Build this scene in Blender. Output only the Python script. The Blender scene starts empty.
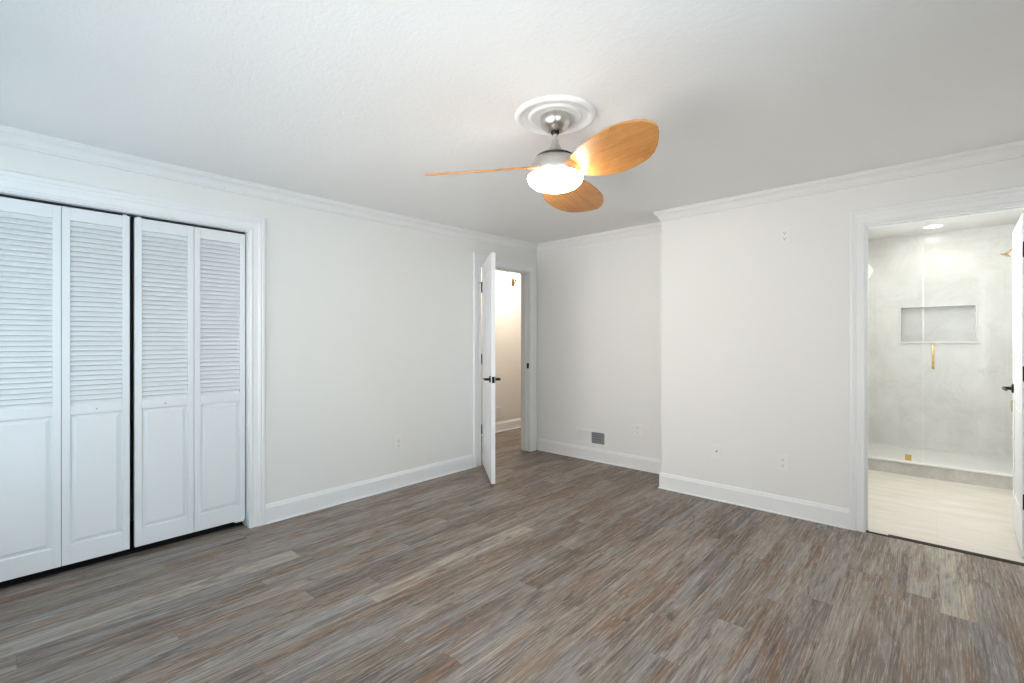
import bpy, bmesh, math, random
from mathutils import Vector, Matrix
S = bpy.context.scene
COL = S.collection
PI = math.pi

# ------------------------------------------------------------------ camera
cam_d = bpy.data.cameras.new('camera'); cam = bpy.data.objects.new('camera', cam_d); COL.objects.link(cam)
cam.location = (3.454, 0.0, 1.264)
cam.rotation_euler = (PI/2, 0, math.radians(41.8))
cam_d.sensor_width = 36.0; cam_d.lens = 471.0/1024.0*36.0; cam_d.clip_start = 0.02
S.camera = cam

# ------------------------------------------------------------------ world, daylight, exposure
S.view_settings.view_transform = 'Standard'; S.view_settings.look = 'None'
S.view_settings.gamma = 1.0; S.view_settings.use_curve_mapping = False
S.view_settings.exposure = 0.07
w = bpy.data.worlds.new('sky'); S.world = w; w.use_nodes = True
# sky: dim grey overcast towards the front of the house (-y), bright open blue towards the right (+x)
SKY_FRONT, SKY_RIGHT, SKY_STRENGTH = (0.45, 0.75, 0.95), (3.75, 4.5, 5.05), 1.0
wt = w.node_tree; bg = wt.nodes['Background']; bg.inputs[1].default_value = SKY_STRENGTH
tc_ = wt.nodes.new('ShaderNodeTexCoord'); dt_ = wt.nodes.new('ShaderNodeVectorMath'); dt_.operation = 'DOT_PRODUCT'
wt.links.new(tc_.outputs['Generated'], dt_.inputs[0]); dt_.inputs[1].default_value = (1.0, 1.0, 0.0)
mr_ = wt.nodes.new('ShaderNodeMapRange'); wt.links.new(dt_.outputs['Value'], mr_.inputs[0]); mr_.inputs[1].default_value = -0.35; mr_.inputs[2].default_value = 0.35
mc_ = wt.nodes.new('ShaderNodeMix'); mc_.data_type = 'RGBA'; wt.links.new(mr_.outputs[0], mc_.inputs[0])
mc_.inputs[6].default_value = (*SKY_FRONT,1); mc_.inputs[7].default_value = (*SKY_RIGHT,1); wt.links.new(mc_.outputs[2], bg.inputs[0])

def area(name, loc, target, sx, sy, power, color, spread=180):
    d = bpy.data.lights.new(name, 'AREA'); d.shape = 'RECTANGLE'; d.size = sx; d.size_y = sy
    d.energy = power; d.color = color; d.spread = math.radians(spread)
    o = bpy.data.objects.new(name, d); COL.objects.link(o); o.location = loc
    o.rotation_euler = (Vector(target)-Vector(loc)).to_track_quat('-Z', 'Y').to_euler()
    return o
# area lamps for daylight; the two at front window b are added fill
area('daylight_front_window_a', (0.85, -0.58, 1.30), (1.1, 3.5, 1.6), 1.3, 1.5, 9, (1.0, 0.90, 0.82), 80)
area('fill_front_window_b', (2.27, -0.58, 1.20), (1.6, 3.6, 1.72), 1.2, 1.3, 14.5, (1.0, 0.955, 0.925), 90)  # added fill for the back walls through a made-up window
area('ceiling_fill_front_window_b', (2.27, -0.60, 0.70), (3.3, 2.8, 2.5), 1.2, 0.5, 4.2, (1.0, 0.88, 0.78), 90)  # added fill, tilted up to brighten the ceiling
area('daylight_bathroom_window', (2.72, 5.05, 1.78), (4.0, 5.05, 1.2), 1.7, 0.85, 28, (1.0, 0.985, 0.95))

# ------------------------------------------------------------------ helpers
def new(name, bm, mat, parent=None, smooth=False, bevel=0.0, seg=2):
    bmesh.ops.recalc_face_normals(bm, faces=bm.faces)
    me = bpy.data.meshes.new(name); bm.to_mesh(me); bm.free()
    if mat: me.materials.append(mat)
    o = bpy.data.objects.new(name, me); COL.objects.link(o)
    if parent: o.parent = parent
    if smooth:
        for p in me.polygons: p.use_smooth = True
        try: me.set_sharp_from_angle(angle=math.radians(38))
        except Exception: pass
    if bevel:
        m = o.modifiers.new('bevel', 'BEVEL'); m.width = bevel; m.segments = seg; m.limit_method = 'ANGLE'
        m.angle_limit = math.radians(40)
    return o
def box(bm, x0, x1, y0, y1, z0, z1, mat=None):
    vs = [bm.verts.new(p) for p in ((x0,y0,z0),(x1,y0,z0),(x1,y1,z0),(x0,y1,z0),(x0,y0,z1),(x1,y0,z1),(x1,y1,z1),(x0,y1,z1))]
    if mat is not None:
        for v in vs: v.co = mat @ v.co
    for f in ((3,2,1,0),(4,5,6,7),(0,1,5,4),(1,2,6,5),(2,3,7,6),(3,0,4,7)): bm.faces.new([vs[i] for i in f])
    return vs
def lathe(bm, prof, seg=48, mat=None, cap=True):
    rings = []
    for r, z in prof:
        if r < 1e-5: rings.append([bm.verts.new((0,0,z))]*seg); continue
        rings.append([bm.verts.new((r*math.cos(2*PI*k/seg), r*math.sin(2*PI*k/seg), z)) for k in range(seg)])
    allv = set(v for r in rings for v in r)
    for a, b in zip(rings, rings[1:]):
        for k in range(seg):
            q = [a[k], a[(k+1)%seg], b[(k+1)%seg], b[k]]
            u = []
            for v in q:
                if v not in u: u.append(v)
            if len(u) > 2: bm.faces.new(u)
    if cap:
        for r in (rings[0], rings[-1]):
            if len(set(r)) > 2: bm.faces.new(r)
    if mat is not None:
        for v in allv: v.co = mat @ v.co
def cyl(bm, p0, p1, r, seg=20, r1=None):
    p0, p1 = Vector(p0), Vector(p1); d = p1-p0
    M = Matrix.Translation(p0) @ d.to_track_quat('Z', 'Y').to_matrix().to_4x4()
    lathe(bm, [(r,0),(r if r1 is None else r1, d.length)], seg, M)
def tube(bm, pts, r, seg=12):
    pts = [Vector(p) for p in pts]; rings = []
    up = None
    for i, p in enumerate(pts):
        t = (pts[min(i+1,len(pts)-1)]-pts[max(i-1,0)]).normalized()
        if up is None:
            up = t.orthogonal().normalized()
        up = (up - t*up.dot(t)).normalized(); s = t.cross(up)
        rr = r[i] if isinstance(r, (list,tuple)) else r
        rings.append([bm.verts.new(p+up*math.cos(2*PI*k/seg)*rr+s*math.sin(2*PI*k/seg)*rr) for k in range(seg)])
    for a, b in zip(rings, rings[1:]):
        for k in range(seg): bm.faces.new((a[k],a[(k+1)%seg],b[(k+1)%seg],b[k]))
    bm.faces.new(rings[0]); bm.faces.new(rings[-1])
def empty(name, loc, rz=0):
    o = bpy.data.objects.new(name, None); COL.objects.link(o); o.location = loc; o.rotation_euler = (0,0,rz)
    o.empty_display_size = 0.1
    return o
def tag(o, label=None, cat=None, group=None, kind=None):
    if label: o['label'] = label
    if cat: o['category'] = cat
    if group: o['group'] = group
    if kind: o['kind'] = kind
    return o
def struct(o, label=None):
    o['kind'] = 'structure'
    if label: o['label'] = label
    return o
def copy_tree(o, parent=None):
    c = o.copy(); COL.objects.link(c); c.parent = parent
    for ch in list(o.children): copy_tree(ch, c)
    return c

# ------------------------------------------------------------------ materials
class NT:
    def __init__(s, name, rough=0.5, metallic=0.0, color=(0.8,0.8,0.8)):
        s.m = bpy.data.materials.new(name); s.m.use_nodes = True; s.t = s.m.node_tree
        s.b = s.t.nodes['Principled BSDF']; s.b.inputs['Roughness'].default_value = rough
        s.b.inputs['Metallic'].default_value = metallic; s.b.inputs['Base Color'].default_value = (*color,1)
    def n(s, typ, **kw):
        nd = s.t.nodes.new(typ)
        for k, v in kw.items(): setattr(nd, k, v)
        return nd
    def l(s, a, b): s.t.links.new(a, b)
    def val(s, sock, v):
        if isinstance(v, (int,float)): sock.default_value = v
        elif isinstance(v, tuple): sock.default_value = v
        else: s.l(v, sock)
    def math(s, op, a, b=0.0, c=None):
        nd = s.n('ShaderNodeMath', operation=op); s.val(nd.inputs[0], a); s.val(nd.inputs[1], b)
        if c is not None: s.val(nd.inputs[2], c)
        return nd.outputs[0]
    def mix(s, f, a, b, blend='MIX'):
        nd = s.n('ShaderNodeMix', data_type='RGBA', blend_type=blend); s.val(nd.inputs[0], f); s.val(nd.inputs[6], a); s.val(nd.inputs[7], b)
        return nd.outputs[2]
    def noise(s, vec, scale, detail=3, rough=0.5, dist=0.0, out=0, dim='3D'):
        nd = s.n('ShaderNodeTexNoise', noise_dimensions=dim); s.l(vec, nd.inputs['Vector'])
        nd.inputs['Scale'].default_value = scale; nd.inputs['Detail'].default_value = detail
        nd.inputs['Roughness'].default_value = rough; nd.inputs['Distortion'].default_value = dist
        return nd.outputs[out]
    def ramp(s, f, stops, interp='LINEAR'):
        nd = s.n('ShaderNodeValToRGB'); s.l(f, nd.inputs[0]); cr = nd.color_ramp; cr.interpolation = interp
        while len(cr.elements) < len(stops): cr.elements.new(0.5)
        for e, (p, c) in zip(cr.elements, stops): e.position = p; e.color = (*c,1) if len(c) == 3 else c
        return nd.outputs[0]
    def bump(s, h, strength=0.2, dist=0.01):
        nd = s.n('ShaderNodeBump'); s.l(h, nd.inputs['Height']); nd.inputs['Strength'].default_value = strength
        nd.inputs['Distance'].default_value = dist; s.l(nd.outputs[0], s.b.inputs['Normal'])
    def geo(s): return s.n('ShaderNodeNewGeometry').outputs['Position']
    def obj(s): return s.n('ShaderNodeTexCoord').outputs['Object']
def g(v): return (v,v,v)

def paint(name, col, rough, bscale, bstr, spec=0.3):
    k = NT(name, rough); k.b.inputs['Specular IOR Level'].default_value = spec
    p = k.geo(); nz = k.noise(p, 1.7, 2)
    c = k.mix(nz, tuple(x*0.985 for x in col)+(1,), tuple(min(1,x*1.01) for x in col)+(1,))
    k.l(c, k.b.inputs['Base Color'])
    k.bump(k.noise(p, bscale, 3), bstr, 0.002)
    return k.m
M_wall = paint('wall_paint', (0.865,0.86,0.835), 0.75, 260, 0.05)
M_hall = paint('hall_paint', (0.80,0.775,0.73), 0.75, 260, 0.05)
M_trim = paint('white_trim_gloss', (0.885,0.893,0.90), 0.32, 60, 0.02, 0.45)
M_door = paint('white_door_satin', (0.83,0.845,0.86), 0.38, 90, 0.02, 0.45)
M_closet = paint('closet_inside_shade', (0.30,0.29,0.28), 0.9, 60, 0.02)  # dark colour carries the shade inside the closet
M_plastic = NT('white_plastic', 0.35, 0, (0.87,0.87,0.86)).m
M_slot = NT('outlet_slot_grey', 0.6, 0, (0.22,0.22,0.22)).m

k = NT('textured_ceiling', 0.85); k.b.inputs['Specular IOR Level'].default_value = 0.2
p = k.geo()
mp = k.n('ShaderNodeMapping'); k.l(p, mp.inputs[0]); mp.inputs['Rotation'].default_value = (0,0,0.6); mp.inputs['Scale'].default_value = (1.0,1.6,1.0)
n1 = k.noise(mp.outputs[0], 22, 4, 0.6, 1.2); n2 = k.noise(mp.outputs[0], 70, 3, 0.6, 0.8)
k.b.inputs['Base Color'].default_value = (0.91,0.91,0.905,1)
h = k.math('ADD', k.math('MULTIPLY', n1, 1.0), k.math('MULTIPLY', n2, 0.5))
k.bump(h, 0.30, 0.005); M_ceil = k.m
M_crown = paint('crown_paint', (0.875,0.875,0.865), 0.6, 60, 0.02)

# grey-brown plank floor, boards run away from the camera along the left wall (y)
k = NT('grey_brown_plank_floor', 0.42); k.b.inputs['Specular IOR Level'].default_value = 0.4
p = k.geo(); sp = k.n('ShaderNodeSeparateXYZ'); k.l(p, sp.inputs[0])
W_, L_ = 0.127, 1.20
row = k.math('FLOOR', k.math('DIVIDE', k.math('ADD', sp.outputs[0], 5.03), W_))
fx = k.math('FRACT', k.math('DIVIDE', k.math('ADD', sp.outputs[0], 5.03), W_))
wn = k.n('ShaderNodeTexWhiteNoise', noise_dimensions='1D'); k.l(row, wn.inputs['W'])
yy = k.math('ADD', k.math('DIVIDE', sp.outputs[1], L_), k.math('MULTIPLY', wn.outputs['Value'], 7.3))
col = k.math('FLOOR', yy); fy = k.math('FRACT', yy)
cb = k.n('ShaderNodeCombineXYZ'); k.l(row, cb.inputs[0]); k.l(col, cb.inputs[1])
w2 = k.n('ShaderNodeTexWhiteNoise', noise_dimensions='3D'); k.l(cb.outputs[0], w2.inputs['Vector'])
sc = k.n('ShaderNodeSeparateColor'); k.l(w2.outputs['Color'], sc.inputs[0])
# grain coordinates shifted per plank
off = k.n('ShaderNodeVectorMath', operation='SCALE'); k.l(w2.outputs['Color'], off.inputs[0]); off.inputs['Scale'].default_value = 31.0
addv = k.n('ShaderNodeVectorMath', operation='ADD'); k.l(p, addv.inputs[0]); k.l(off.outputs[0], addv.inputs[1])
def stretch(a, b):
    m_ = k.n('ShaderNodeMapping'); k.l(addv.outputs[0], m_.inputs[0]); m_.inputs['Scale'].default_value = (a,b,1.0); return m_.outputs[0]
broad = k.noise(stretch(4.5,0.75), 1.0, 3, 0.60, 0.4)
patch = k.noise(stretch(8.0,1.0), 1.31, 4, 0.65, 0.6)
cool = k.noise(stretch(6.5,0.9), 0.83, 3, 0.62, 0.5)
mid = k.noise(stretch(26.0,1.5), 1.0, 5, 0.70, 0.5)
streak = k.noise(stretch(85.0,2.2), 1.0, 4, 0.70, 0.3)
fine = k.noise(stretch(230.0,8.0), 1.0, 3, 0.75, 0.4)
knots = k.noise(stretch(11.0,1.7), 1.0, 4, 0.65, 1.2)
base = k.ramp(sc.outputs[0], [(0.0,(0.125,0.088,0.066)),(0.20,(0.215,0.163,0.127)),(0.40,(0.285,0.226,0.185)),(0.58,(0.150,0.116,0.096)),(0.78,(0.235,0.180,0.140)),(0.90,(0.30,0.265,0.235)),(1.0,(0.48,0.42,0.335))])
c1 = k.mix(k.math('MULTIPLY', k.ramp(broad, [(0.48,g(0)),(0.60,g(1))]), 0.50), base, (0.40,0.345,0.305,1))
c1 = k.mix(k.math('MULTIPLY', k.ramp(cool, [(0.50,g(0)),(0.62,g(1))]), 0.50), c1, (0.27,0.27,0.285,1))
c2 = k.mix(k.math('MULTIPLY', k.ramp(patch, [(0.51,g(0)),(0.62,g(1))]), 0.70), c1, (0.240,0.122,0.064,1))
c2 = k.mix(k.math('MULTIPLY', k.ramp(knots, [(0.54,g(0)),(0.64,g(1))]), 0.62), c2, (0.085,0.058,0.045,1))
c3 = k.mix(k.math('MULTIPLY', k.ramp(mid, [(0.36,g(1)),(0.47,g(0))]), 0.58), c2, (0.082,0.058,0.046,1))
c3 = k.mix(k.math('MULTIPLY', k.ramp(streak, [(0.54,g(0)),(0.66,g(1))]), 0.45), c3, (0.55,0.49,0.43,1))
c3 = k.mix(k.math('MULTIPLY', k.ramp(streak, [(0.36,g(1)),(0.46,g(0))]), 0.45), c3, (0.066,0.047,0.037,1))
c5 = k.mix(k.math('MULTIPLY', k.ramp(fine, [(0.34,g(1)),(0.47,g(0))]), 0.50), c3, (0.06,0.045,0.037,1))
c5 = k.mix(k.math('MULTIPLY', k.ramp(fine, [(0.54,g(0)),(0.66,g(1))]), 0.45), c5, (0.62,0.58,0.54,1))
edge = k.math('MAXIMUM', k.math('LESS_THAN', fx, 0.009), k.math('LESS_THAN', fy, 0.0013))
c6 = k.mix(k.math('MULTIPLY', edge, 0.45), c5, (0.05,0.042,0.036,1))
k.l(c6, k.b.inputs['Base Color'])
k.l(k.math('ADD', 0.36, k.math('MULTIPLY', fine, 0.22)), k.b.inputs['Roughness'])
k.bump(k.math('SUBTRACT', fine, k.math('MULTIPLY', edge, 1.0)), 0.18, 0.002)
M_floor = k.m

def marble(name, lo, hi, vein, rough, scale=1.4, clear=0.0):
    k = NT(name, rough); p = k.geo()
    n = k.noise(p, scale*2.2, 6, 0.65, 0.7); v = k.noise(p, scale*1.1, 5, 0.6, 1.6)
    a = k.ramp(n, [(0.35,lo),(0.65,hi)])
    ridge = k.math('ABSOLUTE', k.math('SUBTRACT', v, 0.5))
    c = k.mix(k.math('MULTIPLY', k.ramp(ridge, [(0.0,g(1)),(0.02,g(0))]), 0.30), a, (*vein,1))
    k.l(c, k.b.inputs['Base Color'])
    return k
M_marble = marble('pale_marble_wall', (0.77,0.76,0.735), (0.86,0.855,0.84), (0.66,0.65,0.62), 0.17).m
M_curb = marble('grey_marble_curb', (0.50,0.49,0.46), (0.64,0.62,0.59), (0.42,0.40,0.37), 0.18, 3.0).m
M_white = marble('white_solid_surface', (0.82,0.81,0.79), (0.86,0.85,0.83), (0.80,0.79,0.77), 0.25, 2.0).m
k = NT('cream_floor_tile', 0.35); p = k.geo()
mp = k.n('ShaderNodeMapping'); k.l(p, mp.inputs[0]); mp.inputs['Scale'].default_value = (1.2,6.0,1)
n = k.noise(mp.outputs[0], 1.6, 5, 0.6, 1.0)
c = k.ramp(n, [(0.30,(0.66,0.61,0.53)),(0.70,(0.78,0.74,0.67))])
sp = k.n('ShaderNodeSeparateXYZ'); k.l(p, sp.inputs[0])
e = k.math('MAXIMUM', k.math('LESS_THAN', k.math('FRACT', k.math('DIVIDE', k.math('ADD', sp.outputs[0], 0.13), 1.2)), 0.0022), k.math('LESS_THAN', k.math('FRACT', k.math('DIVIDE', k.math('ADD', sp.outputs[1], 0.22), 0.6)), 0.0045))
k.l(k.mix(k.math('MULTIPLY', e, 0.35), c, (0.58,0.54,0.47,1)), k.b.inputs['Base Color']); M_tile = k.m

def metal(name, col, rough, aniso=0.0):
    k = NT(name, rough, 1.0, col); p = k.obj(); k.bump(k.noise(p, 400, 2), 0.03, 0.001)
    return k.m
M_nickel = metal('brushed_nickel', (0.62,0.60,0.57), 0.28)
M_dark = NT('dark_shadow_gap_metal', 0.5, 0.6, (0.05,0.05,0.05)).m
M_black = NT('matte_black_hardware', 0.38, 0.7, (0.018,0.017,0.016)).m
M_brass = metal('brushed_brass', (0.66,0.46,0.17), 0.25)
M_bronze = metal('aged_bronze', (0.30,0.20,0.12), 0.4)

k = NT('caramel_woven_wood_blade', 0.38); p = k.obj()
m_ = k.n('ShaderNodeMapping'); k.l(p, m_.inputs[0]); m_.inputs['Scale'].default_value = (3.0,60.0,3.0)
g1 = k.noise(m_.outputs[0], 1.0, 3, 0.6, 0.3)
sp = k.n('ShaderNodeSeparateXYZ'); k.l(p, sp.inputs[0])
# inlaid diagonal wood strips
u = k.math('ADD', k.math('MULTIPLY', sp.outputs[0], 0.55), sp.outputs[1]); v = k.math('SUBTRACT', sp.outputs[0], k.math('MULTIPLY', sp.outputs[1], 0.55))
iu = k.math('FLOOR', k.math('DIVIDE', u, 0.026)); iv = k.math('FLOOR', k.math('DIVIDE', k.math('ADD', v, k.math('MULTIPLY', iu, 0.037)), 0.11))
cb = k.n('ShaderNodeCombineXYZ'); k.l(iu, cb.inputs[0]); k.l(iv, cb.inputs[1])
wn = k.n('ShaderNodeTexWhiteNoise', noise_dimensions='3D'); k.l(cb.outputs[0], wn.inputs['Vector'])
c = k.ramp(g1, [(0.3,(0.42,0.165,0.040)),(0.7,(0.58,0.27,0.080))])
c = k.mix(k.math('MULTIPLY', wn.outputs['Value'], 0.35), c, (0.66,0.34,0.12,1))
k.l(c, k.b.inputs['Base Color']); M_blade = k.m

def emit(name, col, strength):
    k = NT(name, 0.5, 0, (0.9,0.9,0.9)); k.b.inputs['Emission Color'].default_value = (*col,1); k.b.inputs['Emission Strength'].default_value = strength
    return k.m
M_lamp = emit('lit_opal_glass', (1.0,0.88,0.74), 38.0)
M_down = emit('lit_downlight_lens', (1.0,0.95,0.87), 12.0)
M_sconce = emit('lit_sconce_glass', (1.0,0.88,0.72), 12.0)

k = NT('clear_glass', 0.0); t = k.t; out = t.nodes['Material Output']
tr = k.n('ShaderNodeBsdfTransparent'); tr.inputs[0].default_value = (0.992,0.997,0.993,1)
gl = k.n('ShaderNodeBsdfGlossy'); gl.inputs['Roughness'].default_value = 0.0
lw = k.n('ShaderNodeLayerWeight'); lw.inputs[0].default_value = 0.5
refl = k.math('ADD', 0.035, k.math('MULTIPLY', k.math('POWER', lw.outputs['Facing'], 5.0), 0.9))
mx = k.n('ShaderNodeMixShader'); k.l(refl, mx.inputs[0]); k.l(tr.outputs[0], mx.inputs[1]); k.l(gl.outputs[0], mx.inputs[2]); k.l(mx.outputs[0], out.inputs[0])
M_glass = k.m
M_edge = NT('glass_polished_edge', 0.5, 0, (0.72,0.76,0.74)).m

# ------------------------------------------------------------------ room geometry numbers
T = 0.12                       # wall thickness
XR, YB, YP, YF = 3.98, 4.303, 3.89, -0.40   # right wall, recessed back wall, projecting back wall, front wall (behind camera)
XC = 1.706                     # where the back wall steps forward
def zc(y):                     # the old ceiling dips a little towards the front of the room
    y = max(y, 0.0); return 2.325 + 0.07*(y/4.3)**2
TOP = 2.62

# floor
bm = bmesh.new()
box(bm, -1.086, XR+T, YF-T, 3.908, -0.10, 0); box(bm, -1.086, XC+T, 3.908, YB+T, -0.10, 0); box(bm, -1.086, -T, YB+T, 6.3, -0.10, 0)
struct(new('floor', bm, M_floor), 'grey brown wood plank floor of the bedroom')

# ceiling
ys = [YF-T] + [i*0.25 for i in range(0, 18)] + [YB+T]
bm = bmesh.new(); rows = []
for y in ys: rows.append([bm.verts.new((x,y,zc(y))) for x in (0.0, 1.0, XC+0.0001, 3.0, XR)])
for a, b in zip(rows, rows[1:]):
    for i in range(4): bm.faces.new((a[i],a[i+1],b[i+1],b[i]))
ce = new('ceiling', bm, M_ceil); m = ce.modifiers.new('thick', 'SOLIDIFY'); m.thickness = 0.12; m.offset = 0
# keep the visible underside on the measured height
m.offset = -1 if ce.data.polygons[0].normal.z < 0 else 1
struct(ce, 'white textured bedroom ceiling')

# left wall, closet opening y -0.05..1.21, hall door opening
CL0, CL1, CLZ = -0.022, 1.190, 2.008
HD0, HD1, HDZ = 3.385, 4.162, 2.050
BD0, BD1, BDZ = 3.121, 3.874, 2.030
j = 0.02
bm = bmesh.new()
box(bm, -T, 0, YF-T, CL0-j, 0, TOP); box(bm, -T, 0, CL0-j, CL1+j, CLZ+j, TOP); box(bm, -T, 0, CL1+j, HD0-j, 0, TOP)
box(bm, -T, 0, HD0-j, HD1+j, HDZ+j, TOP); box(bm, -T, 0, HD1+j, YB+T, 0, TOP)
struct(new('wall_left', bm, M_wall), 'off white left wall with closet and hall door openings')
bm = bmesh.new(); box(bm, 0, XC+T, YB, YB+T, 0, TOP)
struct(new('wall_back_recess', bm, M_wall), 'off white recessed part of the back wall')
bm = bmesh.new(); box(bm, XC, XC+T, YP+T, YB, 0, TOP)
box(bm, XC, BD0-j, YP, YP+T, 0, TOP); box(bm, BD0-j, BD1+j, YP, YP+T, BDZ+j, TOP); box(bm, BD1+j, XR+0.2, YP, YP+T, 0, TOP)
struct(new('wall_back', bm, M_wall), 'off white projecting back wall with the bathroom opening')
def window_wall(name, axis, a0, a1, w0, w1, z0, z1, c0, c1, lab):
    bm = bmesh.new()
    def bb(p, q, zz0, zz1):
        if axis == 'x': box(bm, p, q, c0, c1, zz0, zz1)
        else: box(bm, c0, c1, p, q, zz0, zz1)
    bb(a0, w0, 0, TOP); bb(w1, a1, 0, TOP); bb(w0, w1, 0, z0); bb(w0, w1, z1, TOP)
    return struct(new(name, bm, M_wall), lab)
bm = bmesh.new()
for a, b, c, d in ((0,.20,0,TOP),(1.50,1.65,0,TOP),(2.88,XR,0,TOP),(.20,1.50,0,.55),(.20,1.50,2.12,TOP),(1.65,2.88,0,.55),(1.65,2.88,2.12,TOP)): box(bm, a, b, YF-T, YF, c, d)
struct(new('wall_front', bm, M_wall), 'off white front wall behind the camera')
window_wall('wall_right', 'y', YF-T, YP, -0.28, 1.34, 0.70, 2.12, XR, XR+T, 'off white right wall behind the camera')
def window(name, axis, w0, w1, z0, z1, c, d, lab, mull=1):
    """d = direction to the inside"""
    bm = bmesh.new()
    def bb(p, q, e0, e1, zz0, zz1):
        a, b = sorted((c+e0*d, c+e1*d))
        if axis == 'x': box(bm, p, q, a, b, zz0, zz1)
        else: box(bm, a, b, p, q, zz0, zz1)
    f = 0.045
    bb(w0, w0+f, -.09, -.03, z0, z1); bb(w1-f, w1, -.09, -.03, z0, z1); bb(w0+f, w1-f, -.09, -.03, z0, z0+f); bb(w0+f, w1-f, -.09, -.03, z1-f, z1)
    for i in range(mull):
        x = w0+(w1-w0)*(i+1)/(mull+1); bb(x-.02, x+.02, -.085, -.035, z0+f, z1-f)
    bb(w0-.09, w0, 0, .018, z0-.09, z1+.09); bb(w1, w1+.09, 0, .018, z0-.09, z1+.09)
    bb(w0, w1, 0, .018, z1, z1+.09); bb(w0, w1, 0, .018, z0-.09, z0); bb(w0-.1, w1+.1, .018, .05, z0-.02, z0)
    fr = struct(new(name, bm, M_trim, bevel=0.002), lab)
    bm = bmesh.new()
    a, b = sorted((c-.062*d, c-.058*d))
    if axis == 'x': box(bm, w0+f, w1-f, a, b, z0+f, z1-f)
    else: box(bm, a, b, w0+f, w1-f, z0+f, z1-f)
    new('pane', bm, M_glass, fr)
window('fill_window_front', 'x', 1.65, 2.88, 0.55, 2.12, YF, 1, 'white framed window added in the front wall behind the camera to let in light')  # unseen window, added to brighten the dim right side of the room
window('window_1', 'x', 0.20, 1.50, 0.55, 2.12, YF, 1, 'white framed window in the front wall')
window('fill_window_right', 'y', -0.28, 1.34, 0.70, 2.12, XR, -1, 'white framed window added in the right wall to let in light')  # unseen window, added and placed to light the left wall and ceiling

# closet interior
bm = bmesh.new()
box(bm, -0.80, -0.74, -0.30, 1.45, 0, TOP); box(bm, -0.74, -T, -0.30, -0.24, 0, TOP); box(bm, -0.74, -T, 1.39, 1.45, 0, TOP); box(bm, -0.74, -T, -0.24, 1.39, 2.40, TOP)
struct(new('wall_closet', bm, M_closet), 'inside of the closet behind the louvred doors, its shade put into a dark colour')

bm = bmesh.new(); box(bm, -0.74, -0.100, -0.24, 1.39, 0, 0.004)  # near-black slab: shade below the closet doors put into the colour
struct(new('floor_closet', bm, NT('closet_floor_shade', .9, 0, (.02,.02,.022)).m), 'closet floor under the louvred doors, its shade painted near black')
# hallway
bm = bmesh.new()
box(bm, -1.086-T, -1.086, 2.2, 6.3, 0, TOP); box(bm, -1.086, -T, 2.08, 2.2, 0, TOP); box(bm, -1.086, -T, 6.3, 6.42, 0, TOP); box(bm, -T, 0, YB+T, 6.42, 0, TOP)
struct(new('wall_hallway', bm, M_hall), 'warm lit hallway wall beyond the open door')
bm = bmesh.new(); box(bm, -1.086, -T, 2.2, 6.3, 2.44, 2.55)
struct(new('ceiling_hallway', bm, M_ceil), 'white hallway ceiling')

# bathroom shell
XBL, XBR, YBB, BZ = 2.88, 4.06, 6.84, 2.44
bm = bmesh.new(); box(bm, XBL-T, XBR+T, 3.935, YBB+T, -0.10, 0.0)
struct(new('floor_bathroom', bm, M_tile), 'cream tiled bathroom floor')
bm = bmesh.new(); box(bm, XBL-T, XBR+T, YP+T, YBB+T+.1, BZ, BZ+.1)
struct(new('ceiling_bathroom', bm, M_wall), 'white bathroom ceiling')
bm = bmesh.new(); w0, w1, z0, z1 = 4.25, 5.85, 1.38, 2.18
box(bm, XBL-T, XBL, YP+T, w0, 0, BZ); box(bm, XBL-T, XBL, w1, YBB+T, 0, BZ); box(bm, XBL-T, XBL, w0, w1, 0, z0); box(bm, XBL-T, XBL, w0, w1, z1, BZ)
struct(new('wall_bathroom_left', bm, M_wall), 'white left wall of the bathroom with its window')
window('window_3', 'y', w0, w1, z0, z1, XBL, 1, 'white framed window in the left bathroom wall', 1)
bm = bmesh.new(); box(bm, XBR, XBR+T, YP+T, YBB+T, 0, BZ)
struct(new('wall_bathroom_right', bm, M_marble), 'pale marble right wall of the shower')
N0, N1, NZ0, NZ1 = 3.186, 3.785, 1.262, 1.640
bm = bmesh.new(); Y1 = YBB+T
box(bm, XBL, N0, YBB, Y1, 0, BZ); box(bm, N1, XBR, YBB, Y1, 0, BZ); box(bm, N0, N1, YBB, Y1, 0, NZ0); box(bm, N0, N1, YBB, Y1, NZ1, BZ); box(bm, XBL, XBR, Y1, Y1+.05, 0, BZ)
struct(new('wall_bathroom_back', bm, M_marble), 'pale polished marble back wall of the shower with a niche')
bm = bmesh.new(); e = .012
box(bm, N0-.028, N1+.028, YBB-.022, YBB+.10, NZ0-.018, NZ0)
box(bm, N0-e, N0, YBB-.006, YBB, NZ0, NZ1+e); box(bm, N1, N1+e, YBB-.006, YBB, NZ0, NZ1+e); box(bm, N0, N1, YBB-.006, YBB, NZ1, NZ1+e)
struct(new('trim_niche', bm, M_white, bevel=0.002), 'white edging and ledge of the shower niche')
# shower curb and pan
bm = bmesh.new(); box(bm, XBL, XBR, 5.815, 5.925, 0, 0.112)
cu = tag(new('shower_curb', bm, M_curb), 'low grey marble shower curb with a white cap across the bathroom', 'shower curb')
bm = bmesh.new(); box(bm, XBL, XBR, 5.803, 5.937, 0.112, 0.130); new('cap', bm, M_white, cu, bevel=0.003)['label'] = 'white cap of the shower curb'
bm = bmesh.new(); box(bm, XBL, XBR, 5.937, YBB, 0, 0.085)
sh = tag(new('shower_pan', bm, M_white, bevel=0.003), 'white shower floor between the curb and the marble back wall', 'shower floor')
bm = bmesh.new(); box(bm, XBL, XBR, YBB-.012, YBB, 0.085, 0.10); new('upstand', bm, M_white, sh)

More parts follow.
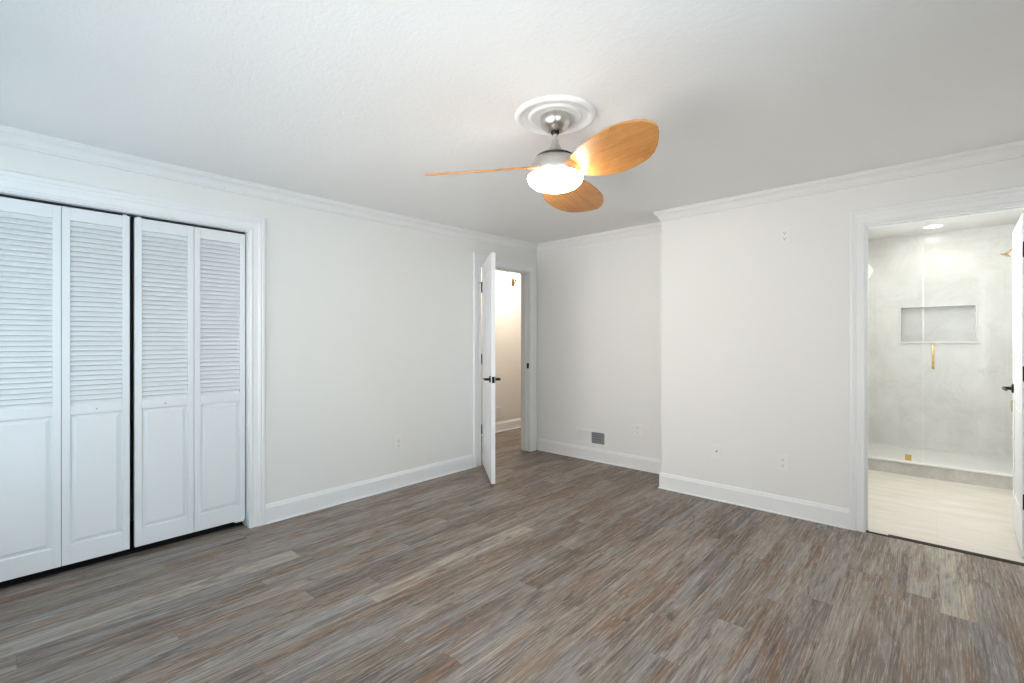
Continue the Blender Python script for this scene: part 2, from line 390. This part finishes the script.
# ------------------------------------------------------------------ mouldings
def sweep(bm, path, prof, zfun=None):
    """path: (x,y) polyline, room on its right hand side; prof: (projection, z)"""
    n = len(path); rings = []
    for i, p in enumerate(path):
        p = Vector(p); ds = []
        if i > 0: ds.append((p-Vector(path[i-1])).normalized())
        if i < n-1: ds.append((Vector(path[i+1])-p).normalized())
        ns = [Vector((d.y,-d.x)) for d in ds]
        m = ns[0] if len(ns) == 1 else (ns[0]+ns[1])/(1+ns[0].dot(ns[1]))
        ring = []
        for d, z in prof:
            q = p+m*d; ring.append(bm.verts.new((q.x,q.y, z+(zfun(q.y) if zfun else 0))))
        rings.append(ring)
    m = len(prof)
    for a, b in zip(rings, rings[1:]):
        for i in range(m): bm.faces.new((a[i],a[(i+1)%m],b[(i+1)%m],b[i]))
    bm.faces.new(rings[0]); bm.faces.new(rings[-1])
BP = [(0,0),(.022,0),(.022,.006),(.014,.012),(.014,.108),(.011,.114),(.010,.120),(.007,.130),(.003,.134),(0,.134)]
CWc = 0.104
bm = bmesh.new(); sweep(bm, [(0,CL1+.102),(0,HD0-.006-CWc)], BP)
struct(new('baseboard_left', bm, M_trim), 'white baseboard along the left wall')
bm = bmesh.new(); sweep(bm, [(0.022,YB),(XC,YB)], BP)
struct(new('baseboard_back_recess', bm, M_trim), 'white baseboard along the recessed wall')
bm = bmesh.new(); sweep(bm, [(XC,YB-.022),(XC,YP),(BD0-.088,YP)], BP)
struct(new('baseboard_back', bm, M_trim), 'white baseboard along the projecting wall')
bm = bmesh.new(); sweep(bm, [(XR,YP),(XR,YF)], BP); struct(new('baseboard_right', bm, M_trim))
bm = bmesh.new(); sweep(bm, [(XR-.022,YF),(0.022,YF)], BP); struct(new('baseboard_front', bm, M_trim))
bm = bmesh.new(); sweep(bm, [(-1.086,2.2),(-1.086,6.3)], BP)
struct(new('baseboard_hallway', bm, M_trim), 'white baseboard of the hallway wall')
# crown, profile measured down from the ceiling
CP = [(0,0.004),(.052,0.004),(.052,-.010),(.047,-.013),(.047,-.026),(.040,-.029),(.030,-.037),(.022,-.048),(.016,-.060),(.016,-.066),(.010,-.070),(.010,-.078),(0,-.082)]
lp = [(0,YF)] + [(0,i*0.25) for i in range(0,17)] + [(0,YB)]
bm = bmesh.new(); sweep(bm, lp+[(XC,YB)]+[(XC,YP)]+[(XR,YP)], CP, zc)
struct(new('trim_1', bm, M_crown), 'white crown moulding around the ceiling')
bm = bmesh.new(); sweep(bm, [(XR,YP)]+[(XR,i*0.25) for i in range(15,-1,-1)]+[(XR,YF),(0,YF)], CP, zc)
struct(new('trim_crown_front', bm, M_crown))

# casings with mitred corners; profile (outward, thickness)
KP = [(0,0),(0,.011),(.006,.014),(.014,.014),(.020,.010),(.052,.012),(.060,.017),(.070,.019),(.078,.016),(.084,.019),(.096,.019),(.104,.014),(.104,0)]
def casing(bm, a0, a1, zt, frame, ws=1.0):
    """frame(a, z, d) -> xyz"""
    rows = []
    for w_, d in KP:
        w_ += .006
        rows.append([bm.verts.new(frame(a,z,d)) for a, z in ((a0-w_*ws,0),(a0-w_*ws,zt+w_),(a1+w_*ws,zt+w_),(a1+w_*ws,0))])
    n = len(rows)
    for i in range(n):
        a, b = rows[i], rows[(i+1)%n]
        for k_ in range(3): bm.faces.new((a[k_],a[k_+1],b[k_+1],b[k_]))
    bm.faces.new([r[0] for r in rows]); bm.faces.new([r[3] for r in rows])
def jambs(bm, a0, a1, zt, fr, depth, stop=None, e=.011):
    def bb(p, q, d0, d1, zz0, zz1):
        vs = [fr(a,z,d) for a,d,z in ((p,d0,zz0),(q,d0,zz0),(q,d1,zz0),(p,d1,zz0),(p,d0,zz1),(q,d0,zz1),(q,d1,zz1),(p,d1,zz1))]
        vs = [bm.verts.new(v) for v in vs]
        for f in ((3,2,1,0),(4,5,6,7),(0,1,5,4),(1,2,6,5),(2,3,7,6),(3,0,4,7)): bm.faces.new([vs[i] for i in f])
    bb(a0-j, a0, -depth, 0, 0, zt+j); bb(a1, a1+j, -depth, 0, 0, zt+j); bb(a0, a1, -depth, 0, zt, zt+j)
    if stop:
        s0, s1 = stop
        bb(a0, a0+e, s0, s1, 0, zt); bb(a1-e, a1, s0, s1, 0, zt); bb(a0+e, a1-e, s0, s1, zt-e, zt)
left = lambda a,z,d: (d,a,z)
lefth = lambda a,z,d: (-T-d,a,z)
back = lambda a,z,d: (a,YP-d,z)
bm = bmesh.new(); casing(bm, CL0, CL1, CLZ, left, .92); jambs(bm, CL0, CL1, CLZ, left, T)
struct(new('trim_2', bm, M_trim), 'white moulded casing around the closet doors')
bm = bmesh.new(); casing(bm, HD0, HD1, HDZ, left); casing(bm, HD0, HD1, HDZ, lefth); jambs(bm, HD0, HD1, HDZ, left, T, (-.085,-.045))
hf = struct(new('trim_3', bm, M_trim), 'white moulded casing around the hall door')
bm = bmesh.new(); box(bm, -.036, -.006, HD1-.003, HD1+.001, .955, 1.015); new('strike_plate', bm, M_black, hf)['label'] = 'black strike plate'
bm = bmesh.new(); casing(bm, BD0, BD1, BDZ, back, .80); jambs(bm, BD0, BD1, BDZ, back, T, (-.075,-.040), .006)
struct(new('trim_4', bm, M_trim), 'white moulded casing around the bathroom door')
# threshold
bm = bmesh.new(); box(bm, BD0, BD1, 3.893, 3.940, -.006, .003)
th = tag(new('threshold_strip', bm, NT('dark_brown_threshold', .85, 0, (.022,.016,.012)).m), 'thin dark brown threshold strip between plank floor and bathroom tile', 'threshold')
bm = bmesh.new(); box(bm, BD0+.012, BD0+.115, 3.918, 3.936, .002, .0045); new('caulk_strip', bm, M_white, th)['label'] = 'short white piece'

# ------------------------------------------------------------------ bifold closet doors
PH, PT = 1.942, 0.028
def leaf(parent, x0, knob=None, PW=0.3):
    """leaf in local coords: width +y from x0, outer face at x=0, thickness to -x; bottom z=0"""
    st = 0.034; z_r0, z_r1 = 0.105, 0.812; z_l0, z_l1 = 0.862, PH-0.07
    a, b = x0, x0+PW
    bm = bmesh.new()
    box(bm, -PT, 0, a, a+st, 0, PH); box(bm, -PT, 0, b-st, b, 0, PH)
    box(bm, -PT, 0, a+st, b-st, 0, z_r0); box(bm, -PT, 0, a+st, b-st, z_r1, z_l0); box(bm, -PT, 0, a+st, b-st, z_l1, PH)
    fr = new('door_leaf', bm, M_door, parent, bevel=0.0015)
    # raised panel
    bm = bmesh.new(); L = [(0,-.014),(.006,-.014),(.012,-.011),(.026,-.004),(.030,-.004)]
    rg = []
    for i_, (ins, d) in enumerate(L):
        rg.append([bm.verts.new((d,y,z)) for y,z in ((a+st+ins,z_r0+ins),(b-st-ins,z_r0+ins),(b-st-ins,z_r1-ins),(a+st+ins,z_r1-ins))])
    for p_, q_ in zip(rg, rg[1:]):
        for k_ in range(4): bm.faces.new((p_[k_],p_[(k_+1)%4],q_[(k_+1)%4],q_[k_]))
    bm.faces.new(rg[-1])
    bk = [bm.verts.new((-.022,v.co.y,v.co.z)) for v in rg[0]]
    for k_ in range(4): bm.faces.new((rg[0][k_],rg[0][(k_+1)%4],bk[(k_+1)%4],bk[k_]))
    bm.faces.new(bk)
    new('raised_panel', bm, M_door, fr)
    # louvre slats
    bm = bmesh.new(); n = 37; pitch = (z_l1-z_l0)/n
    for i_ in range(n):
        zc_ = z_l0+(i_+.5)*pitch
        M = Matrix.Translation((-.013,0,zc_)) @ Matrix.Rotation(math.radians(58), 4, 'Y')
        box(bm, -.0175, .0175, a+st-.004, b-st+.004, -.0028, .0028, M)
    new('louvre_slats', bm, M_door, fr)
    if knob is not None:
        bm = bmesh.new(); cyl(bm, (-.004,knob,.835), (.0006,knob,.835), .0035, 12); new('knob_hole', bm, M_slot, fr)['label'] = 'small dark knob hole'
def bifold(y0, label, knob_leaf, PW):
    t = empty('bifold_door', (-.046, y0, .052))
    tag(t, label, 'closet door', 'white louvred bifold closet doors')
    for i_ in range(2): leaf(t, i_*(PW+.0022), (i_+.5)*PW if i_ == knob_leaf else None, PW)
    return t
d1 = bifold(-.016, 'left white bifold closet door, louvred above and panelled below, cut by the photo edge', 1, .2885)
d2 = bifold(.586, 'right white bifold closet door, louvred above and panelled below, next to the casing', 0, .2975)
for d_, yy_ in ((d1, .548), (d2, .012)):
    bm = bmesh.new(); box(bm, -.022, -.006, yy_, yy_+.02, PH, PH+.008); new('guide_pin', bm, M_plastic, d_)
bm = bmesh.new(); box(bm, -.026, -.002, .535, .590, -.010, -.001); new('pivot_bracket', bm, M_plastic, d2)
bm = bmesh.new(); box(bm, -.070, -.046, CL0+.01, CL1-.01, CLZ-.006, CLZ)  # track coloured dark to draw the shaded gap over the doors
struct(new('trim_closet_track', bm, M_dark), 'thin closet door track, painted dark as the shaded gap above the doors')

# ------------------------------------------------------------------ hinged doors
def lever(name, parent, x, z, face, sgn, tip):
    """face = y of door face, sgn outward direction, tip = direction of lever along x"""
    bm = bmesh.new()
    M = Matrix.Translation((x,face,z)) @ Matrix.Rotation(-sgn*PI/2, 4, 'X')
    lathe(bm, [(0,0),(.031,0),(.031,.006),(.026,.010),(.012,.012),(.011,.045),(.011,.052),(0,.054)], 28, M)
    rose = new(name, bm, M_black, parent, smooth=True)
    bm = bmesh.new(); y_ = face+sgn*.047
    tube(bm, [(x-tip*.012,y_,z),(x+tip*.02,y_,z),(x+tip*.05,y_+sgn*.004,z+.001),(x+tip*.085,y_+sgn*.003,z),(x+tip*.108,y_-sgn*.004,z-.003),(x+tip*.114,y_-sgn*.010,z-.006)], [.009,.0095,.008,.0075,.0075,.005], 12)
    new('lever', bm, M_black, rose, smooth=True)
def door(name, pin, ang, w_, z0, z1, label, hz, th_side, handle_z, dx=0.006):
    """slab local: x along width, visible face at y=0, thickness to th_side*0.035"""
    t = empty(name, (pin[0],pin[1],0), ang)
    a, b = (0, .035*th_side)
    lo, hi = min(a,b), max(a,b)
    bm = bmesh.new(); rec = .006
    # slab built as frame + recessed two panels, both faces
    st = .11; x0, x1 = dx, dx+w_
    px0, px1 = x0+st, x1-st; zz = [(z0+.22, z0+.86), (z0+1.02, z1-.13)]
    box(bm, x0, px0, lo, hi, z0, z1); box(bm, px1, x1, lo, hi, z0, z1)
    for q0, q1 in ((z0, zz[0][0]), (zz[0][1], zz[1][0]), (zz[1][1], z1)): box(bm, px0, px1, lo, hi, q0, q1)
    sl = new('door_slab', bm, M_door, t)
    for q0, q1 in zz:
        bm = bmesh.new(); box(bm, px0, px1, lo+rec, hi-rec, q0, q1)
        box(bm, px0+.045, px1-.045, lo+.002, hi-.002, q0+.045, q1-.045)
        new('door_panel', bm, M_door, sl, bevel=0.0)
    struct(t, label); t['category'] = 'door'
    for z in hz:
        bm = bmesh.new(); cyl(bm, (0,-th_side*.004,z-.045), (0,-th_side*.004,z+.045), .0075, 14)
        cyl(bm, (0,-th_side*.004,z+.045), (0,-th_side*.004,z+.051), .0055, 14); cyl(bm, (0,-th_side*.004,z-.051), (0,-th_side*.004,z-.045), .0055, 14)
        box(bm, dx-.003, dx, lo+.002, hi-.002, z-.045, z+.045)
        new('hinge', bm, M_black, t, smooth=True)
    hx = x1-.065
    lever('lever_handle', t, hx, handle_z, lo, -1, -1); lever('lever_handle', t, hx, handle_z, hi, 1, -1)
    bm = bmesh.new(); box(bm, x1, x1+.002, (lo+hi)/2-.012, (lo+hi)/2+.012, handle_z-.028, handle_z+.028); box(bm, x1+.002, x1+.012, (lo+hi)/2-.006, (lo+hi)/2+.006, handle_z-.008, handle_z+.008)
    new('latch_plate', bm, M_black, t)
    return t
# hall door, opened far into the room, almost edge-on
ang1 = math.atan2(2.940-3.400, .591-.012)
hd = door('door_1', (.012,3.392), ang1, .735, .026, 2.040, 'white hall door opened into the room, seen nearly edge on', (.365,1.085,1.815), 1, .93)
bm = bmesh.new()
tube(bm, [(0,-.004,1.868),(-.03,-.02,1.868),(-.055,-.030,1.868)], .0035, 8); tube(bm, [(0,-.004,1.868),(.03,-.03,1.862)], .0035, 8)
cyl(bm, (-.055,-.030,1.868), (-.062,-.033,1.868), .008, 12); new('door_stop', bm, M_black, hd, smooth=True)
# bathroom door, opened into the bathroom
ang2 = math.atan2(.70, .022)
door('door_2', (3.876,4.020), ang2, .69, .012, 2.012, 'white bathroom door opened inwards at the right edge of the photo', (.33,1.075,1.80), 1, .945)

# ------------------------------------------------------------------ ceiling fan
FX, FY = 2.115, 1.805
FZ = zc(FY)
bm = bmesh.new(); o_ = FZ+.004
lathe(bm, [(0,o_),(.190,o_),(.192,o_-.010),(.188,o_-.018),(.178,o_-.023),(.168,o_-.021),(.160,o_-.014),(.150,o_-.011),(.128,o_-.011),(.122,o_-.017),(.112,o_-.019),(.104,o_-.015),(.095,o_-.012),(0,o_-.012)], 72)
md = new('ceiling_medallion', bm, M_trim, smooth=True)
for v in md.data.vertices: v.co.x += FX; v.co.y += FY
tag(md, 'round white moulded ceiling medallion above the fan', 'ceiling medallion')
fan = empty('ceiling_fan', (FX,FY,FZ-.008))
tag(fan, 'ceiling fan with three caramel wood blades and a lit white bowl', 'ceiling fan')
def fz(z): return z-(FZ-.008)
def lpart(name, prof, mat, parent=fan, seg=64, label=None):
    bm = bmesh.new(); lathe(bm, [(r, fz(z)) for r, z in prof], seg)
    o = new(name, bm, mat, parent, smooth=True)
    if label: o['label'] = label
    return o
lpart('canopy', [(0,FZ-.008),(.071,FZ-.008),(.072,2.318),(.071,2.305),(.066,2.290),(.055,2.275),(.042,2.265),(.032,2.260),(0,2.260)], M_nickel, label='brushed nickel canopy')
lpart('hanger_ball', [(0,2.262),(.020,2.262),(.021,2.256),(.017,2.248),(0,2.246)], M_black, label='black hanger ball')
lpart('downrod', [(.0105,2.255),(.0105,2.205)], M_nickel)
cn = lpart('coupling_cover', [(.011,2.222),(.016,2.220),(.0165,2.206),(.024,2.190),(.034,2.168),(.041,2.152),(.042,2.148),(0,2.148)], M_nickel)
bm = bmesh.new()
for i_ in range(12):
    a = 2*PI*i_/12+.1; c_, s_ = math.cos(a), math.sin(a)
    cyl(bm, (.030*c_,.030*s_,fz(2.160)), (.0405*c_,.0405*s_,fz(2.157)), .0036, 10)
new('vent_holes', bm, M_dark, cn)['label'] = 'ring of small dark vent holes'
hs = lpart('motor_housing', [(0,2.150),(.060,2.150),(.078,2.148),(.087,2.140),(.087,2.134),(.094,2.130),(.108,2.118),(.120,2.102),(.127,2.084),(.128,2.070),(.127,2.052),(.125,2.048),(0,2.048)], M_nickel)
lpart('shadow_ring', [(.0872,2.1405),(.0885,2.1405),(.0885,2.1340),(.0872,2.1340)], M_dark, hs)
lpart('glass_bowl', [(0,2.047),(.125,2.047),(.131,2.044),(.1315,2.040),(.129,2.030),(.122,2.016),(.104,2.001),(.080,1.991),(.050,1.985),(.020,1.983),(0,1.983)], M_lamp, label='lit white opal glass bowl')
# blades: (radius, edge up) / (radius, edge down) outlines measured on the blade plane
up_ = [(.080,.062),(.105,.020),(.137,-.018),(.190,-.034),(.255,-.049),(.320,-.060),(.387,-.067),(.455,-.069),(.512,-.064),(.562,-.050),(.597,-.031),(.616,-.010),(.622,.008)]
dn_ = [(.616,.026),(.601,.050),(.576,.077),(.545,.107),(.509,.133),(.466,.154),(.410,.168),(.366,.176),(.300,.180),(.240,.176),(.180,.162),(.129,.143),(.095,.125),(.078,.104),(.073,.082)]
out_ = up_+dn_
def make_blade():
    bm = bmesh.new(); th_ = .0045
    top = [bm.verts.new((r,s,th_)) for r, s in out_]; bot = [bm.verts.new((r,s,-th_)) for r, s in out_]
    bm.faces.new(top); bm.faces.new(bot[::-1])
    for i_ in range(len(out_)): bm.faces.new((top[i_],bot[i_],bot[(i_+1)%len(out_)],top[(i_+1)%len(out_)]))
    o = new('blade', bm, M_blade, fan, bevel=0.003)
    return o
bl = make_blade()
pitch, droop = .354, .072
for i_, th0 in enumerate((PI, PI/3, -PI/3)):
    o = bl if i_ == 0 else bl.copy()
    if i_: COL.objects.link(o); o.parent = fan
    th = th0+math.radians(41.8)+.001
    r = Vector((math.cos(th),math.sin(th),0)); t_ = Vector((-math.sin(th),math.cos(th),0)); kz = Vector((0,0,1))
    e_ = r*math.cos(droop)-kz*math.sin(droop); n0 = kz*math.cos(droop)+r*math.sin(droop)
    s_ = t_*math.cos(pitch)-n0*math.sin(pitch); n_ = e_.cross(s_)
    org = r*.046 + Vector((0,0,fz(1.264+.909*.915))) - e_*.046
    M = Matrix(((e_.x,s_.x,n_.x,org.x),(e_.y,s_.y,n_.y,org.y),(e_.z,s_.z,n_.z,org.z),(0,0,0,1)))
    o.matrix_local = M

# ------------------------------------------------------------------ outlets and plates
def plate(kind, name, loc, rz, label, cat):
    """faces local -y"""
    t = empty(name, loc, rz); tag(t, label, cat, 'white wall plates')
    bm = bmesh.new(); box(bm, -.036, .036, -.006, 0, -.058, .058); p = new('cover_plate', bm, M_plastic, t, bevel=.002)
    if kind == 'duplex':
        for dz in (-.021, .021):
            bm = bmesh.new(); lathe(bm, [(0,0),(.0165,0),(.0165,.0025),(0,.0025)], 24, Matrix.Translation((0,-.006,dz)) @ Matrix.Rotation(PI/2,4,'X'))
            s = new('socket', bm, M_plastic, t, smooth=True)
            bm = bmesh.new()
            box(bm, -.0075,-.0050, -.0092,-.0084, dz-.001, dz+.009); box(bm, .0050,.0075, -.0092,-.0084, dz-.001, dz+.009)
            cyl(bm, (0,-.0084,dz-.008), (0,-.0092,dz-.008), .0033, 10); new('slots', bm, M_slot, s)
        bm = bmesh.new(); cyl(bm, (0,-.006,0), (0,-.0075,0), .0035, 10); new('screw', bm, M_plastic, t)
    elif kind == 'jack':
        bm = bmesh.new(); cyl(bm, (0,-.006,.012), (0,-.015,.012), .006, 14); new('jack', bm, M_slot, t)['label'] = 'small dark coaxial jack'
        bm = bmesh.new(); box(bm, -.012,.012, -.0075,-.006, -.034,-.026); new('screw', bm, M_plastic, t)
    return t
plate('duplex', 'wall_outlet', (0,2.382,.385), PI/2, 'white duplex outlet low on the left wall, between closet and hall door', 'outlet')
plate('duplex', 'wall_outlet', (1.278,YB,.389), 0, 'white duplex outlet on the recessed wall, right of the floor level vent', 'outlet')
plate('jack', 'jack_plate', (2.169,YP,.378), 0, 'white jack plate with one dark dot, low on the projecting wall', 'wall plate')
plate('duplex', 'wall_outlet', (2.636,YP,.378), 0, 'white duplex outlet low on the projecting wall, nearest the bathroom doorway', 'outlet')
plate('duplex', 'wall_outlet', (2.648,YP,2.034), 0, 'white duplex outlet high on the wall under the crown moulding', 'outlet')

# ------------------------------------------------------------------ wall register
vt = empty('air_vent', (.738,YB,.245)); tag(vt, 'white metal air vent with two louvred halves just above the baseboard', 'air vent')
bm = bmesh.new(); w2_, h2_ = .183, .077
for x0,x1,z0,z1 in ((-w2_,-w2_+.018,-h2_,h2_),(w2_-.018,w2_,-h2_,h2_),(-w2_+.018,w2_-.018,h2_-.018,h2_),(-w2_+.018,w2_-.018,-h2_,-h2_+.018),(-.012,.008,-h2_+.018,h2_-.018)):
    box(bm, x0,x1,-.010,0,z0,z1)
new('frame', bm, M_plastic, vt, bevel=.002)
bm = bmesh.new(); box(bm, -w2_+.016,w2_-.016,-.0015,0,-h2_+.016,h2_-.016); new('duct_opening', bm, NT('dark_duct',.7,.1,(.26,.265,.27)).m, vt)['label'] = 'dark opening behind the louvres'
bm = bmesh.new()
for i_ in range(13):
    x = -w2_+.022+i_*.0118
    M = Matrix.Translation((x,-.006,0)) @ Matrix.Rotation(math.radians(38),4,'Z'); box(bm, -.006,.006,-.0006,.0006,-h2_+.018,h2_-.018, M)
new('louvres', bm, M_plastic, vt)
bm = bmesh.new()
for i_ in range(13):
    x = .014+i_*.0123
    M = Matrix.Translation((x,-.0055,0)) @ Matrix.Rotation(math.radians(-62),4,'Z'); box(bm, -.0035,.0035,-.0004,.0004,-h2_+.018,h2_-.018, M)
for i_ in range(5):
    z = -h2_+.030+i_*.022; box(bm, .008,w2_-.018,-.0024,-.0016,z-.0012,z+.0012)
new('louvres', bm, NT('grey_vent_metal',.5,.1,(.55,.56,.57)).m, vt)['label'] = 'open louvres showing the dark duct'
# hallway vent
hv = empty('air_vent', (-1.086,4.725,.272)); tag(hv, 'small white vent on the hallway wall seen past the door edge', 'air vent')
bm = bmesh.new(); box(bm, 0,.008,-.130,.130,-.080,-.062); box(bm, 0,.008,-.130,.130,.062,.080); box(bm, 0,.008,-.130,-.112,-.062,.062); box(bm, 0,.008,.112,.130,-.062,.062); new('frame', bm, M_plastic, hv, bevel=.002)
bm = bmesh.new()
for i_ in range(10):
    z = -.056+i_*.0125; M = Matrix.Translation((.0045,0,z)) @ Matrix.Rotation(math.radians(35),4,'Y'); box(bm, -.005,.005,-.112,.112,-.0006,.0006, M)
new('louvres', bm, M_plastic, hv)

# ------------------------------------------------------------------ hallway sconce
sc_ = empty('wall_sconce', (-1.086,5.09,2.14)); tag(sc_, 'small bronze wall light glowing high on the hallway wall', 'wall light')
bm = bmesh.new(); box(bm, 0,.014,-.026,.026,-.070,.050); new('back_plate', bm, M_bronze, sc_, bevel=.003)
bm = bmesh.new(); tube(bm, [(.01,0,-.01),(.03,0,-.025),(.055,0,-.02),(.06,0,.01)], .007, 10); lathe(bm, [(0,0),(.026,0),(.026,.012),(.016,.022),(0,.024)], 24, Matrix.Translation((.06,0,.005))); new('arm', bm, M_bronze, sc_, smooth=True)
bm = bmesh.new(); lathe(bm, [(.018,.028),(.034,.040),(.048,.065),(.056,.095),(.054,.097),(.046,.067),(.032,.043),(.017,.031)], 32, Matrix.Translation((.06,0,0)), cap=False); new('glass_shade', bm, M_sconce, sc_, smooth=True)['label'] = 'glowing glass shade'
d = bpy.data.lights.new('hall_bulb', 'AREA'); d.shape = 'DISK'; d.size = .3; d.energy = 17; d.color = (1.0,.89,.77)
o = bpy.data.objects.new('hall_bulb', d); COL.objects.link(o); o.location = (-.60,4.9,2.40)
bm = bmesh.new(); lathe(bm, [(0,2.436),(.15,2.436),(.16,2.425),(.16,2.415),(.165,2.415),(.165,2.44),(0,2.44)], 40)
hl = new('hall_ceiling_light', bm, M_plastic, smooth=True)
for v in hl.data.vertices: v.co.x += -.60; v.co.y += 4.9
tag(hl, 'round white hallway ceiling light out of sight above the hall door', 'ceiling light')

# ------------------------------------------------------------------ shower
def downlight(x, y, z, label):
    t = empty('recessed_light', (x,y,z)); tag(t, label, 'recessed light')
    bm = bmesh.new(); lathe(bm, [(.070,-.001),(.072,-.006),(.088,-.006),(.092,0),(.070,0)], 40, cap=False); new('trim_ring', bm, M_plastic, t, smooth=True)
    bm = bmesh.new(); lathe(bm, [(0,-.004),(.071,-.004),(.071,-.001),(0,-.001)], 40); new('lens', bm, M_down, t)['label'] = 'glowing lens'
downlight(3.454, 6.44, BZ, 'round lit recessed light in the ceiling above the shower')
d = bpy.data.lights.new('shower_lamp', 'AREA'); d.shape = 'DISK'; d.size = .14; d.energy = 0.8; d.color = (1.0,.96,.90)
o = bpy.data.objects.new('shower_lamp', d); COL.objects.link(o); o.location = (3.454,6.44,BZ-.008)
d = bpy.data.lights.new('bathroom_fill', 'AREA'); d.shape = 'DISK'; d.size = 1.0; d.energy = 10.5; d.color = (1.0,.955,.89)  # unseen soft fill, added to brighten the bathroom
o = bpy.data.objects.new('bathroom_fill', d); COL.objects.link(o); o.location = (3.47,4.85,BZ-.03)

GY0, GY1, GT = 5.866, 5.874, 2.17
sp_ = empty('glass_shower_panel', (XBL,GY0,.130)); tag(sp_, 'fixed clear glass shower panel standing on the curb, left of the seam', 'shower panel')
bm = bmesh.new(); box(bm, .004, 3.378-XBL, 0, .008, .006, GT-.13); new('glass', bm, M_glass, sp_)
bm = bmesh.new(); box(bm, 3.378-XBL, 3.3795-XBL, 0, .008, .006, GT-.13); new('glass_edge', bm, M_edge, sp_)['label'] = 'pale polished glass edge'
bm = bmesh.new(); box(bm, 3.254-XBL, 3.300-XBL, -.012, -.001, .0, .052); box(bm, 3.254-XBL, 3.300-XBL, .009, .020, 0, .052); new('clamp', bm, M_brass, sp_, bevel=.002)['label'] = 'square brass clamp'
sd = empty('glass_shower_door', (3.387,GY0,.130)); tag(sd, 'clear glass shower door with a brass pull handle, right of the seam', 'shower door')
bm = bmesh.new(); box(bm, .0025, XBR-3.387-.01, 0, .008, .010, GT-.13); new('glass', bm, M_glass, sd)
bm = bmesh.new(); box(bm, .001, .0025, 0, .008, .010, GT-.13); new('glass_edge', bm, M_edge, sd)['label'] = 'pale polished glass edge'
hx = .067; z0, z1 = 1.01-.13, 1.235-.13
bm = bmesh.new(); tube(bm, [(hx,-.001,z1-.008),(hx,-.030,z1-.006),(hx,-.045,z1-.012),(hx,-.052,z1-.028),(hx,-.052,z0+.028),(hx,-.045,z0+.012),(hx,-.030,z0+.006),(hx,-.001,z0+.008)], .0095, 14)
hd_ = new('pull_handle', bm, M_brass, sd, smooth=True); hd_['label'] = 'brass pull handle'
bm = bmesh.new(); cyl(bm, (hx,-.006,z1-.008), (hx,-.0005,z1-.008), .014, 20); cyl(bm, (hx,-.006,z0+.008), (hx,-.0005,z0+.008), .014, 20); new('washers', bm, M_nickel, hd_)
for z in (.35, 1.80):
    bm = bmesh.new(); box(bm, XBR-3.387-.06, XBR-3.387-.001, -.010, -.001, z-.045, z+.045); box(bm, XBR-3.387-.06, XBR-3.387-.001, .009, .018, z-.045, z+.045); new('hinge', bm, M_brass, sd, bevel=.002)
sa = empty('shower', (XBR,6.30,2.10)); tag(sa, 'brass shower head on an arm behind the bathroom door', 'shower')
bm = bmesh.new(); lathe(bm, [(0,0),(.028,0),(.028,.006),(0,.010)], 24, Matrix.Rotation(-PI/2,4,'Y')); new('flange', bm, M_brass, sa, smooth=True)
bm = bmesh.new(); tube(bm, [(-.005,0,0),(-.04,0,.012),(-.07,0,.008),(-.095,0,-.020)], .008, 12); new('arm', bm, M_brass, sa, smooth=True)
bm = bmesh.new(); lathe(bm, [(.010,.03),(.012,.012),(.038,.0),(.040,-.006),(0,-.006)], 28, Matrix.Translation((-.105,0,-.035)) @ Matrix.Rotation(.5,4,'Y')); new('head', bm, M_brass, sa, smooth=True)
sv = empty('shower_valve', (XBR,6.30,.67)); tag(sv, 'brass shower valve below the black door lever, partly behind the door', 'shower valve')
bm = bmesh.new(); lathe(bm, [(0,0),(.078,0),(.078,.006),(.030,.012),(.028,.06),(0,.06)], 36, Matrix.Rotation(-PI/2,4,'Y')); new('trim_plate', bm, M_brass, sv, smooth=True)
bm = bmesh.new(); lathe(bm, [(0,.050),(.052,.050),(.055,.056),(.055,.066),(.050,.070),(0,.070)], 36, Matrix.Rotation(-PI/2,4,'Y')); new('dial', bm, M_brass, sv, smooth=True)
